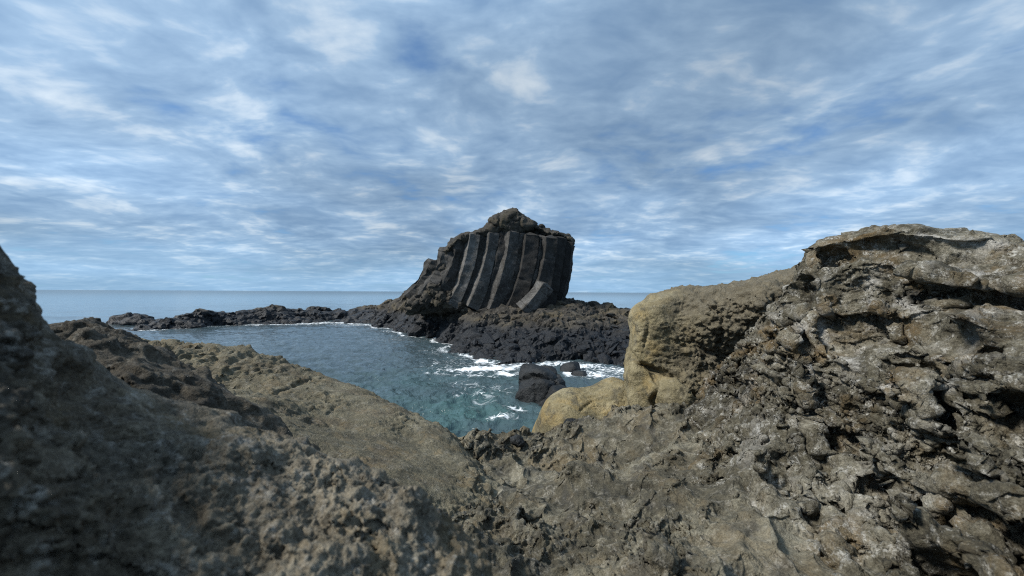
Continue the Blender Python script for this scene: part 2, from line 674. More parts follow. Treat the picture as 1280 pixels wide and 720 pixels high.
M_RIDGE = rock_mat("rock_ridge_tuff", (.022, .019, .013), (.080, .068, .048), (.21, .185, .138), spots=(.30, .29, .26), spot_amt=.55,
                   stain=(.065, .068, .060), stain_amt=.3, patch=(.13, .095, .045), patch_amt=.4, bump=.8, contrast=1.3)
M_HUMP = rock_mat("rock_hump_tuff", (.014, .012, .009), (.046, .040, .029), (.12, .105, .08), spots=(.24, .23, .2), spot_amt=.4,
                  stain=(.05, .04, .026), stain_amt=.4, bump=.9, contrast=1.2)  # dark brown rock, with the hump's shade partly mixed into its colour
M_SLAB = rock_mat("rock_slab_sandstone", (.046, .041, .027), (.118, .105, .070), (.225, .205, .145), spots=(.34, .32, .27), spot_amt=.35,
                  stain=(.075, .058, .038), stain_amt=.5, patch=(.17, .125, .065), patch_amt=.45, bump=.9)
M_FLOOR = rock_mat("rock_floor_tuff", (.026, .024, .017), (.086, .078, .055), (.22, .205, .155), spots=(.38, .36, .31), spot_amt=.4,
                   stain=(.15, .115, .065), stain_amt=.45, patch=(.04, .04, .036), patch_amt=.6, bump=.9, contrast=1.2)
M_CRAG = rock_mat("rock_outcrop_tuff", (.022, .020, .014), (.080, .072, .050), (.22, .205, .16), spots=(.44, .43, .39), spot_amt=.75,
                  stain=(.13, .088, .038), stain_amt=.75, patch=(.27, .26, .235), patch_amt=.38, bump=1.0, contrast=1.45, salt=True)
M_OCHRE = rock_mat("ochre_sandstone", (.085, .072, .040), (.19, .162, .092), (.30, .262, .165), spots=(.30, .28, .23), spot_amt=.3,
                   stain=(.28, .205, .085), stain_amt=.6, patch=(.085, .078, .055), patch_amt=.75, bump=1.0, contrast=1.3, grey=(1.72, (.045, .040, .028), (.19, .165, .115)))
M_REEF = rock_mat("reef_basalt", (.014, .013, .012), (.040, .036, .030), (.105, .092, .070), spots=(.20, .19, .17), spot_amt=.3, scale=.35,
                  stain=(.105, .085, .050), stain_amt=.6, bump=1.0, wet=(1.25, .8, (.005, .006, .007), (.020, .023, .028)))
M_POOLROCK = rock_mat("wet_basalt", (.006, .0065, .007), (.013, .0145, .0155), (.034, .037, .038), scale=.8, bump=1.0, rough=.55)
M_COLUMN = rock_mat("column_basalt", (.022, .021, .020), (.070, .067, .062), (.15, .147, .14), spots=(.27, .26, .245), spot_amt=.45, scale=.55,
                    stain=(.050, .044, .034), stain_amt=.55, patch=(.03, .028, .026), patch_amt=.5, bump=.9, vary=1.0)
M_CAP = rock_mat("cap_basalt", (.015, .0135, .011), (.036, .032, .026), (.078, .070, .055), spots=(.2, .19, .17), spot_amt=.25, scale=.45,
                 stain=(.085, .070, .042), stain_amt=.5, bump=.6)


def water_mat():
    m = bpy.data.materials.new("sea_water")
    m.use_nodes = True
    t = NT(m.node_tree)
    out = t.n('ShaderNodeOutputMaterial')
    pos = t.n('ShaderNodeNewGeometry').outputs['Position']
    foam = t.n('ShaderNodeAttribute', attribute_name='foam').outputs['Fac']
    shal = t.n('ShaderNodeAttribute', attribute_name='shallow').outputs['Fac']
    rip = t.n('ShaderNodeAttribute', attribute_name='ripple').outputs['Fac']
    w = t.n('ShaderNodeBsdfPrincipled')
    body = t.mix(shal, (.044, .066, .075), (.045, .094, .094))
    t.put(w.inputs['Base Color'], body)
    off = t.n('ShaderNodeAttribute', attribute_name='offing').outputs['Fac']   # 0 near the shore, 1 far out
    t.put(w.inputs['Roughness'], t.rng(off, 0.0, 1.0, 0.03, 0.2))
    t.put(w.inputs['IOR'], 1.33)
    pf = t.vm('MULTIPLY', pos, (1.0, 1.0, 0.0))
    n1 = t.noise(pf, 5.0, 4, 0.6, 0.6)
    n2 = t.noise(t.vm('MULTIPLY', pf, (0.45, 1.0, 0.0)), 0.7, 5, 0.62, 0.5)
    b1 = t.n('ShaderNodeBump')
    t.put(b1.inputs['Strength'], t.m('MULTIPLY', rip, 0.9))
    t.put(b1.inputs['Distance'], 0.10)
    t.put(b1.inputs['Height'], n1)
    b2 = t.n('ShaderNodeBump')
    t.put(b2.inputs['Strength'], t.rng(off, 0.0, 1.0, 0.16, 0.04))
    t.put(b2.inputs['Distance'], 0.55)
    t.put(b2.inputs['Height'], t.m('MULTIPLY', n2, t.m('SUBTRACT', 1.0, rip)))
    t.t.links.new(b1.outputs[0], b2.inputs['Normal'])
    t.t.links.new(b2.outputs[0], w.inputs['Normal'])
    fo = t.n('ShaderNodeBsdfPrincipled')
    t.put(fo.inputs['Base Color'], (.80, .84, .86))
    t.put(fo.inputs['Roughness'], 0.8)
    wp = t.vm('ADD', pf, t.vm('MULTIPLY', t.vm('SUBTRACT', t.noise(pf, 0.8, 3, .5, color=True), (.5, .5, .5)), (1.2, 1.2, 0)))
    fs = t.vm('MULTIPLY', wp, (0.6, 1.25, 0))
    fn = t.noise(fs, 3.6, 7, 0.72, 1.2)
    lace = t.voro(fs, 4.6, 'DISTANCE_TO_EDGE')
    fn = t.m('ADD', t.m('MULTIPLY', fn, 0.8), t.rng(lace, 0.0, 0.16, 0.20, 0.0))
    fm = t.rng(t.m('ADD', fn, t.m('MULTIPLY', foam, 0.64)), 0.80, 1.12)
    mx = t.n('ShaderNodeMixShader')
    t.put(mx.inputs[0], fm)
    t.t.links.new(w.outputs[0], mx.inputs[1])
    t.t.links.new(fo.outputs[0], mx.inputs[2])
    t.t.links.new(mx.outputs[0], out.inputs[0])
    return m


M_SEA = water_mat()


# ------------------------------------------------------------------ sea
def gauss(x, y, c, sx, sy, ang=0.0):
    dx, dy = x - c[0], y - c[1]
    ca, sa = math.cos(ang), math.sin(ang)
    return np.exp(-((dx * ca + dy * sa) / sx) ** 2 - ((-dx * sa + dy * ca) / sy) ** 2)


def build_sea():
    na = 640
    ang = np.linspace(R(-75), R(75), na)
    r1 = np.concatenate([np.geomspace(6.0, 45, 310), np.geomspace(45.8, 220, 70)])
    r2 = np.geomspace(230, 60000, 46)
    r = np.concatenate([r1, r2])
    x = (r[:, None] * np.sin(ang)[None]).ravel()
    y = (r[:, None] * np.cos(ang)[None]).ravel()
    rr = np.repeat(r, na)
    P = np.stack([x, y, np.zeros_like(x)], 1)
    wq = np.stack([fbm(P, 3.0, 2, .5, 61), fbm(P, 3.0, 2, .5, 62), 0 * x], 1) * 0.9
    Q = P + wq
    near = np.exp(-(rr / 45.0) ** 2)
    h = (0.070 + .06 * np.exp(-(rr / 16) ** 2)) * fbm(Q * (0.75, 1.15, 1), 1.15, 3, .55, 3, 'r') * np.exp(-(rr / 60) ** 2)
    h += 0.046 * fbm(Q * (1.0, 1.2, 1), 0.36, 2, .5, 4, 'r') * np.exp(-(rr / 26) ** 2)
    h += 0.11 * fbm(Q * (0.5, 1.1, 1), 4.2, 3, .5, 5) * np.exp(-(rr / 170) ** 2) * sstep(9, 34, y)
    P[:, 2] = h
    foam = np.zeros_like(x)
    for (px, py, sx, sy, a, amp) in FOAM:
        c = sea_at(px, py)
        foam = np.maximum(foam, amp * gauss(x, y, c, sx, sy, a))
    # surf where rock meets the sea
    hr = REEF_T(np.clip(x, -31, 16), np.clip(y, 13, 48))
    inr = (x > -30) & (x < 15) & (y > 14) & (y < 47)
    foam = np.maximum(foam, np.where(inr, 0.72 * np.exp(-((hr + 0.18) / 0.28) ** 2), 0))
    foam = np.clip(foam + 0.10 * sstep(.1, .6, fbm(P, 2.5, 2, .5, 8)) * near, 0, 1.2)
    shal = np.zeros_like(x)
    for (px, py, sx, sy, amp) in ((560, 520, 2.4, 2.2, 1.0), (590, 505, 2.2, 2.2, .7), (530, 480, 3, 3, .5), (610, 480, 3, 2, .35)):
        c = sea_at(px, py)
        shal = np.maximum(shal, amp * gauss(x, y, c, sx, sy))
    shal = np.clip(shal * (0.65 + 0.7 * fbm(P, 1.3, 3, .5, 12)), 0, 1)
    rip = np.exp(-(rr / 40.0) ** 2)
    i = np.arange(len(r) - 1)[:, None] * na + np.arange(na - 1)[None]
    i = i.ravel()
    F = np.stack([i, i + na, i + na + 1, i + 1], 1)[:, ::-1]
    me = mesh_from("sea", P, F, M_SEA, attrs={'foam': foam, 'shallow': shal, 'ripple': rip, 'offing': sstep(4.0, 7.5, np.log(rr))})
    link("sea", me, kind='structure', label='blue grey sea with a choppy tidal pool in front', cat='sea')


FOAM = [(570, 455, 2.6, 4.0, 0, .42), (610, 490, 1.8, 2.2, 0, .45), (500, 425, 4.0, 5.0, 0, .36),  # px, py, size across, size along, turn, amount
    (605, 462, 1.6, .7, .1, 1.1), (575, 470, 1.7, .4, -.1, .8), (635, 468, .6, .6, 0, 1.0), (560, 462, 1.2, .5, .3, .55),
    (745, 468, 1.1, 1.1, 0, .75), (725, 458, .8, .5, 0, .95), (770, 452, .7, .5, 0, .8), (712, 468, .3, .8, 0, .95),
    (645, 512, .45, .35, 0, .75), (632, 523, .5, .35, 0, .72), (600, 493, 1.3, .6, .3, .55), (585, 480, 1.5, .6, -.3, .5),
    (500, 415, 2.5, 2.0, 0, .55), (440, 408, 5.0, 1.2, 0, .6), (350, 408, 5.0, 1.0, 0, .6), (545, 440, 1.5, 2.0, 0, .45),
    (255, 412, 3.0, .8, 0, .55), (660, 455, .8, .4, 0, .7),
]


# ------------------------------------------------------------------ reef: surveyed height points
def reef_points():
    p = []
    for px, py in ((200, 413), (260, 411), (330, 408), (400, 405), (470, 408), (500, 413), (545, 423), (575, 432), (592, 446),
                   (620, 451), (650, 455), (700, 452), (750, 455), (790, 460)):
        p.append(sea_at(px, py))
    for px, py in ((230, 415), (300, 414), (400, 410), (470, 414), (530, 432), (560, 446), (580, 460), (640, 468), (700, 464), (780, 474)):
        q = sea_at(px, py)
        p.append((q[0], q[1], -0.7))
    tops = ((205, 402, 32), (215, 399, 32.5), (240, 396, 33.5), (265, 394, 35), (290, 393, 36.5), (325, 388, 38.5), (360, 390, 39.5), (400, 389, 41), (440, 388, 41.5), (470, 386, 40),
            (490, 379, 37), (505, 374, 34), (518, 371, 31), (530, 378, 28.5), (545, 382, 27), (575, 385, 25), (620, 387, 23.8), (660, 388, 23.4),
            (700, 382, 24), (730, 381, 25), (760, 383, 25.5), (800, 389, 26), (840, 392, 26),
            (520, 398, 29), (500, 392, 33), (560, 400, 25), (580, 412, 22.2), (610, 405, 21.6), (640, 404, 21.2), (680, 404, 20.8), (720, 404, 20.6), (770, 402, 21.4), (800, 410, 20.5),
            (620, 428, 18.8), (660, 428, 18.3), (710, 428, 18.2), (760, 430, 18.0), (800, 436, 17.5))
    for a in tops:
        p.append(at(*a))
    for a in tops[:9]:
        q = at(*a)
        p.append((q[0] - .3, q[1] + 1.8, q[2] - .15))
        p.append((q[0] + .2, q[1] - 1.2, q[2] - .45))
    for x, y, z in ((-31, 29, -1.2), (-32, 42, -1.5), (-25, 43, -1.2), (-18, 44, -1.2), (-10, 47, -1.2), (0, 40, -.8), (8, 38, -.8), (15, 36, -1.2), (-4, 33, 1.6), (2, 31, 2.0),
                    (7, 32, 1.2), (14, 25, 1.4), (14, 17, -.4), (-14, 22, -1.8), (-28, 24, -1.8), (-8, 20, -1.6), (-5, 15, -1.8), (4, 12, -1.5), (12, 12, -1.6)):
        p.append((x, y, z))
    return p


REEF_T = TPS(reef_points(), 0.02)
build_sea()


def jointed(V, F, lam, amp, gap, seed, tilt):
    """break the rock into joint-bounded blocks: each block stands a little proud or sunk, with recessed joints"""
    Q = (V @ np.array(Euler(tilt).to_matrix())) * (1.0, 1.0, .6)
    Q = Q + 0.12 * lam * np.stack([fbm(V, lam, 2, .5, seed + i) for i in range(3)], 1)
    f1, f2, idn, dv = worley(Q, lam, seed)
    up = (((idn * 7919) % 251) / 251.0 - 0.5)
    N = normals(V, F)
    d = amp * up - gap * np.exp(-((f2 - f1) / 0.07) ** 2) + amp * 0.75 * (dv * GR[(idn * 13 + 5) & 255]).sum(1)
    return V + N * d[:, None]


def build_reef():
    lo, hi, h = (-31.5, 14.0, -1.4), (15.0, 46.0, 3.4), 0.2
    V, F = from_height(reef_points(), lo, hi, h, lam=0.02)
    V, F = refine(V, F, .012, .12, 2)
    N = normals(V, F)
    V = V + N * (0.28 * fbm(V, 2.6, 3, .5, 71))[:, None]
    V = jointed(V, F, 1.4, .24, .13, 1.0, (.2, .6, .3))
    V, F = refine(V, F, .0037, .05, 4, back=4, cap=420_000)
    V = smooth(V, F, 1, .4)
    V = jointed(V, F, .62, .12, .08, 2.0, (.3, .6, .1))
    V = jointed(V, F, .28, .03, .03, 2.6, (.2, .7, .4))
    N = normals(V, F)
    Q = (V @ np.array(Euler((.3, .62, .1)).to_matrix())) * (1.0, 1.0, .35)     # slanting ribs, as the columns above lie
    V = V + N * (0.10 * fbm(Q, .55, 3, .55, 73, 'r'))[:, None]
    root = rock_obj("reef", V, F, M_REEF, sharp=38, label='long low black basalt reef carrying the columnar sea stack', cat='reef')
    # loose joint blocks that stick out of the slope
    var = []
    for i in range(10):
        bm = bmesh.new()
        rr = random.Random(100 + i)
        for _ in range(15):
            v = Vector((rr.uniform(-1, 1), rr.uniform(-1, 1), rr.uniform(-1, 1)))
            m_ = max(abs(c) for c in v)
            bm.verts.new(v / m_ * rr.uniform(.82, 1.0) * Vector((.5, .5, .5)).x)
        bmesh.ops.convex_hull(bm, input=bm.verts)
        bmesh.ops.delete(bm, geom=[v for v in bm.verts if not v.link_faces], context='VERTS')
        me = bpy.data.meshes.new("block")
        bm.to_mesh(me)
        bm.free()
        me.materials.append(M_REEF)
        var.append(me)
    rr = random.Random(5)
    base = Vector(root.location)
    n = 0
    N = normals(V, F)
    tries = 0
    while n < 110 and tries < 4000:
        tries += 1
        px, py = rr.uniform(470, 800), rr.uniform(384, 452)
        if n % 5 == 0:
            px, py = rr.uniform(200, 480), rr.uniform(388, 407)
        # walk outward over the height surface to find the ground under this line of sight
        Ys = np.arange(15, 42, .25)
        qs = np.array([at(px, py, Y) for Y in (15.0, 41.75)])
        qs = qs[0] + (qs[1] - qs[0]) * ((Ys - 15) / 26.75)[:, None]
        ok = np.nonzero(REEF_T(qs[:, 0], qs[:, 1]) > qs[:, 2])[0]
        if not len(ok):
            continue
        q = qs[ok[0]]
        if q[2] < (.45 if px < 480 else .0) or q[2] > 2.7:
            continue
        o = link("block", var[rr.randrange(10)], root)
        left = px < 575
        s = rr.uniform(.4, 1.0)
        if px < 480:
            o.scale = (s * rr.uniform(.9, 1.8), s * rr.uniform(.7, 1.2), s * rr.uniform(.4, .7))
            o.rotation_euler = (rr.gauss(0, .2), R(-14) + rr.gauss(0, .2), rr.uniform(-.5, .5))
        elif left:
            o.scale = (s * rr.uniform(.5, .8), s * rr.uniform(.6, .9), s * rr.uniform(1.2, 2.0))
            o.rotation_euler = (R(-28) + rr.gauss(0, .1), R(42) + rr.gauss(0, .12), rr.uniform(-.3, .3))
        else:
            o.scale = (s * rr.uniform(.8, 1.5), s * rr.uniform(.8, 1.4), s * rr.uniform(.6, 1.0))
            o.rotation_euler = (R(-18) + rr.gauss(0, .3), R(24) + rr.gauss(0, .25), rr.gauss(0, .8))
        o.location = Vector((q[0], q[1], REEF_T(q[0], q[1]) - .34 * s - (.26 if px < 480 else .04))) - base
        n += 1
    return root


build_reef()


# ------------------------------------------------------------------ sea stack with basalt columns
def poly_sdf(X, Z, pts):
    P = np.array(pts)
    d = np.full(X.shape, 1e9)
    s = np.zeros(X.shape, bool)
    for (ax, az), (bx, bz) in zip(P, np.roll(P, -1, 0)):
        ex, ez = bx - ax, bz - az
        wx, wz = X - ax, Z - az
        t = np.clip((wx * ex + wz * ez) / (ex * ex + ez * ez), 0, 1)
        d = np.minimum(d, (wx - ex * t) ** 2 + (wz - ez * t) ** 2)
        c = ((az > Z) != (bz > Z)) & (X < (bx - ax) * (Z - az) / np.where(bz == az, 1e-9, bz - az) + ax)
        s ^= c
    d = np.sqrt(d)
    return np.where(s, -d, d)


def stack_mass(poly, Y0, yc, half, taper, h, rnd, seed, amps, k, mat, name, root, lean=0.0):
    pts = [tuple(at(px, py, Y0)[[0, 2]]) for px, py in poly]
    a = np.array(pts)
    lo = (a[:, 0].min() - .6, yc - half - .6, a[:, 1].min() - .6)
    hi = (a[:, 0].max() + .6, yc + half + .6, a[:, 1].max() + .6)
    X, Y, Z = grid(lo, hi, h)
    D2 = poly_sdf(X[:, 0, :] + 0 * Z[:, 0, :], Z[:, 0, :] + 0 * X[:, 0, :], pts)[:, None, :]
    yy = np.abs(Y - yc - lean * (Z - lo[2]))
    D = smax(D2 + taper * np.maximum(yy - half * .35, 0), yy - half, rnd)
    V, F = surface_nets(D, lo, h)
    V = smooth(V, F, 2)
    V, F = refine(V, F, .004, .07, 3, back=3)
    for lam, amp, kind in amps:
        N = normals(V, F)
        V = V + N * (amp * fbm(V, lam, 3, .5, seed, kind))[:, None]
    V = jointed(V, F, .9, .13, .07, seed, (.1, .5, .2))
    N = normals(V, F)
    V = V + N * (.05 * fbm(V, .3, 2, .5, seed + 1))[:, None]
    return rock_obj(name, V, F, mat, root, sharp=40)


def column(top, bot, hw, Y, bend, root, seed, sides=6, turn=0.0, flat=1.0, ytop=0.0, rough=1.0):
    rr = random.Random(seed)
    T, B = at(*top, Y + ytop), at(*bot, Y)
    B = B + (B - T) * 0.12                                  # foot sunk into the reef
    perp = np.array((-(T - B)[2], 0, (T - B)[0]))
    perp /= np.linalg.norm(perp)
    L = np.linalg.norm(T - B)
    C = (T + B) / 2 - perp * bend * L
    r = hw * 1.12 / FPX * Y
    ns, sub = 64, 5
    angs = [turn + 2 * math.pi * (i + rr.uniform(-.16, .16)) / sides for i in range(sides)]
    cor = [np.array((math.cos(a), math.sin(a) * flat)) * rr.uniform(1.0, 1.28) for a in angs]
    ring = []
    for i in range(sides):
        a, b = cor[i], cor[(i + 1) % sides]
        for t in (.03, .3, .5, .7, .97):
            ring.append((a + (b - a) * t) * (1 - .05 * math.sin(math.pi * t)))   # faces very slightly hollow
    ring = np.array(ring)
    V = []
    for s in range(ns):
        t = s / (ns - 1)
        p = (1 - t) ** 2 * B + 2 * t * (1 - t) * C + t * t * T
        d = 2 * (1 - t) * (C - B) + 2 * t * (T - C)
        d /= np.linalg.norm(d)
        e2 = np.array((0, 1.0, 0)) - d * d[1]
        e2 /= np.linalg.norm(e2)
        e1 = np.cross(e2, d)
        sc = r * (1.10 - .14 * t + .05 * math.sin(t * 6 + seed)) * (1 - .05 * (abs((t * 1.7 + seed * .37) % 1 - .5) < .012))
        jog = (math.floor(t * 5 + seed * .37) * 127 % 7 / 7 - .5) * .05 * r
        V.append(p + (ring[:, :1] * e1 + ring[:, 1:] * e2) * sc + e1 * jog)
    m = len(ring)
    V = np.concatenate(V + [V[-1].mean(0)[None] + .22 * (T - B) / L + np.array((rr.uniform(-.2, .2), 0, 0))])
    F = []
    for s in range(ns - 1):
        for i in range(m):
            a, b = s * m + i, s * m + (i + 1) % m
            F += [(a, b, b + m), (a, b + m, a + m)]
    F += [((ns - 1) * m + i, (ns - 1) * m + (i + 1) % m, ns * m) for i in range(m)]
    F = np.array(F)
    N = normals(V, F)
    V = V + N * rough * (.14 * r * fbm(V, 1.3, 3, .55, seed * .7) + .03 * r * fbm(V, .3, 2, .5, seed))[:, None]
    base = np.array(root.location)
    me = mesh_from("column", V - base, F, M_COLUMN)
    me.set_sharp_from_angle(angle=R(26))
    return link("column", me, root)


def build_stack():
    root = link("sea_stack", None, loc=tuple(at(625, 380, 26.0)), label='tall dark sea stack of leaning basalt columns rising from the reef', cat='sea stack')
    core = [(512, 372), (521, 362), (530, 349), (541, 330), (556, 312), (573, 297), (584, 294), (600, 289), (612, 278), (628, 269), (640, 266), (652, 270),
            (665, 280), (688, 290), (704, 297), (714, 303), (711, 330), (704, 356), (697, 376), (695, 392), (520, 392)]
    stack_mass(core, 26.6, 26.9, 1.9, .55, .13, .5, 3.0, ((1.6, .2, None), (.6, .10, 'r')), .004, M_CAP, "core", root)
    cap = [(553, 317), (560, 307), (572, 296), (581, 292), (588, 294), (597, 289), (604, 285), (611, 275), (620, 269), (629, 265), (637, 261), (646, 263), (655, 269), (663, 276),
           (675, 280), (682, 285), (692, 286), (699, 289), (708, 293), (717, 299), (716, 308), (700, 302), (688, 301), (676, 297), (664, 292), (655, 293), (646, 303), (636, 301), (626, 294), (614, 299),
           (602, 297), (590, 305), (580, 303), (570, 312), (560, 322)]
    stack_mass(cap, 25.2, 25.6, 1.35, .30, .10, .45, 5.0, ((.9, .14, None), (.4, .05, 'r')), .004, M_CAP, "cap", root)
    ledge = [(508, 380), (520, 366), (533, 356), (548, 352), (562, 360), (576, 368), (584, 376), (582, 390), (508, 392)]
    stack_mass(ledge, 25.0, 25.3, 1.0, .5, .12, .4, 6.0, ((.8, .18, 'r'), (.35, .08, 'r')), .004, M_CAP, "foot_ledge", root)
    cols = [  # top, foot, half width, depth, bend, sides, turn, flat
        ((545, 326), (517, 370), 10, 25.6, .09, 5, .4, 1.0), ((560, 311), (532, 370), 10.5, 25.4, .10, 6, .2, 1.0),
        ((577, 297), (548, 372), 11.5, 25.2, .10, 5, .9, 1.0), 
        ((592, 290), (568, 373), 8.2, 24.78, .09, 5, 0.56, 1.0),
        ((604, 289), (580, 374), 8.7, 25.04, .09, 5, 0.23, 1.0),
        ((616, 288), (593, 375), 8.6, 24.63, .09, 5, 0.60, 1.0),
        ((628, 286), (606, 376), 9.4, 24.89, .09, 5, 0.46, 1.0),
        ((640, 286), (618, 378), 8.5, 24.48, .09, 5, 0.61, 1.0),
        ((652, 288), (630, 379), 8.2, 24.74, .09, 5, 0.61, 1.0),
        ((664, 289), (643, 380), 9.5, 24.33, .09, 5, 0.30, 1.0),
        ((676, 291), (656, 381), 8.3, 24.59, .09, 6, 0.63, 1.0),
        ((688, 293), (668, 382), 9.9, 24.18, .09, 5, 0.24, 1.0),
        ((697, 293), (681, 382), 10.5, 24.6, .03, 5, .7, 1.0), ((708, 298), (692, 381), 9.5, 25.0, .03, 6, .3, 1.0),
        ((709, 300), (692, 381), 9.5, 26.2, .03, 6, .1, 1.0), ((682, 356), (658, 386), 9.5, 23.7, .06, 6, .6, 1.0),
    ]
    tone = (.6, .7, .5, 1.25, 0.45, 1.0, 0.4, 0.75, 0.95, 0.36, 1.15, 0.42, .25, .22, .2, 1.05, .8)   # lichen-pale or bare dark basalt
    for i, (t, b, hw, Y, bend, sd_, turn, flat) in enumerate(cols):
        t = (t[0], t[1] + (5 if i not in (15, 16) else 0))
        o = column(t, b, hw, Y, bend, root, 3 + i * 2, sd_, -math.pi / 2 - .42 + (turn - .45) * .5, flat, rough=3.2 if i < 3 else 1.5)
        o.color = (tone[i],) * 3 + (1,)


build_stack()


# ------------------------------------------------------------------ low rocks at the far end of the reef and in the pool
def blob(parts, lo, hi, h, k):
    X, Y, Z = grid(lo, hi, h)
    D = None
    for c, r, rot in parts:
        e = ell(X, Y, Z, c, r, rot)
        D = e if D is None else smin(D, e, k)
    V, F = surface_nets(D, lo, h)
    return smooth(V, F, 1), F


def sea_rock(parts, h, k, name, mat, seed, lam, res, **kw):
    c = np.array([p[0] for p in parts])
    r = max(max(p[1]) for p in parts) + .5
    V, F = blob(parts, c.min(0) - r, c.max(0) + r, h, k)
    keep = V[:, 2] > -.8
    V, F = refine(V, F, res, .02, 4, cap=150_000)
    V = jointed(V, F, lam, lam * .30, lam * .14, seed, (.3, .5, .2))
    N = normals(V, F)
    V = V + N * (lam * .12 * fbm(V, lam * .5, 3, .5, seed, 'r'))[:, None]
    V = V[:] if keep is None else V
    return rock_obj(name, V, F, mat, **kw)


q = sea_at(170, 410)
sea_rock([((q[0], q[1] + .6, -.1), (1.9, 1.2, .85), (0, .15, .2)), ((q[0] - 1.9, q[1] + 1.2, -.05), (1.7, 1.2, .85), (0, -.1, 0))], .15, .4,
         "reef_rock", M_REEF, 3.3, .9, .0045, label='small black rock off the outer end of the low reef', cat='rock')
q = sea_at(203, 414)
sea_rock([((q[0], q[1] + .5, -.1), (1.6, 1.0, .75), (0, -.2, .3)), ((q[0] + 1.4, q[1] + .9, -.15), (1.4, .9, .65), (0, .2, 0))], .12, .4,
         "reef_rock", M_REEF, 4.1, .7, .0045, label='low grey black rock awash at the near tip of the reef', cat='rock')


def faceted(name, c, planes, h, mat, seed, **kw):
    """angular rock cut by joint planes"""
    lo, hi = np.array(c) - 1.7, np.array(c) + 1.7
    X, Y, Z = grid(lo, hi, h)
    D = None
    for n, d in planes:
        n = np.array(n, float)
        n /= np.linalg.norm(n)
        e = (X - c[0]) * n[0] + (Y - c[1]) * n[1] + (Z - c[2]) * n[2] - d
        D = e if D is None else smax(D, e, .07)
    V, F = surface_nets(D, lo, h)
    V, F = refine(V, F, .0035, .02, 3, cap=90_000)
    N = normals(V, F)
    V = V + N * (.07 * fbm(V, .8, 3, .5, seed) + .012 * fbm(V, .2, 3, .5, seed, 'r'))[:, None]
    V = jointed(V, F, .85, .11, .04, seed, (.3, .4, .1))
    return rock_obj(name, V, F, mat, sharp=34, **kw)


c = at(676, 488, 11.2)
faceted("pool_rock", (c[0], c[1], .25), [((-.55, -.35, .75), .52), ((.35, -.3, .8), .55), ((-.35, -.9, .0), .55), ((.6, -.75, -.05), .6), ((-1, .1, .15), .62),
        ((1, .1, .3), .75), ((0, 1, .4), .8), ((0, 0, -1), .9), ((.1, -.1, 1), .60)], .07, M_POOLROCK, 8.0,
        label='angular wet black rock standing in the foaming pool', cat='rock')
c = at(696, 498, 10.4)
faceted("pool_rock", (c[0], c[1], .0), [((-.75, -.3, .6), .30), ((.5, -.3, .8), .36), ((0, -1, .1), .42), ((1, -.2, .1), .50), ((-1, -.4, 0), .45),
        ((0, 1, .3), .6), ((0, 0, -1), .7), ((0, 0, 1), .46)], .06, M_POOLROCK, 9.0,
        label='low black wedge of rock beside the ochre boulder at the pool edge', cat='rock')
for (px, py, s, lab) in ((728, 470, .26, 'small black stone awash in foam behind the larger pool rock'), (716, 462, .32, 'black stone at the foot of the reef among white foam')):
    q = sea_at(px, py)
    faceted("pool_stone", (q[0], q[1], .0), [((-.6, -.5, .6), s * .7), ((.6, -.4, .7), s * .8), ((0, -1, .1), s), ((1, 0, .1), s), ((-1, 0, .1), s * 1.2),
            ((0, 1, .3), s), ((0, 0, -1), s * 2), ((0, 0, 1), s * .8)], .05, M_POOLROCK, px * .1, label=lab, cat='stone')


# ------------------------------------------------------------------ foreground rocks
def A(*rows):
    return [tuple(at(*r)) for r in rows]


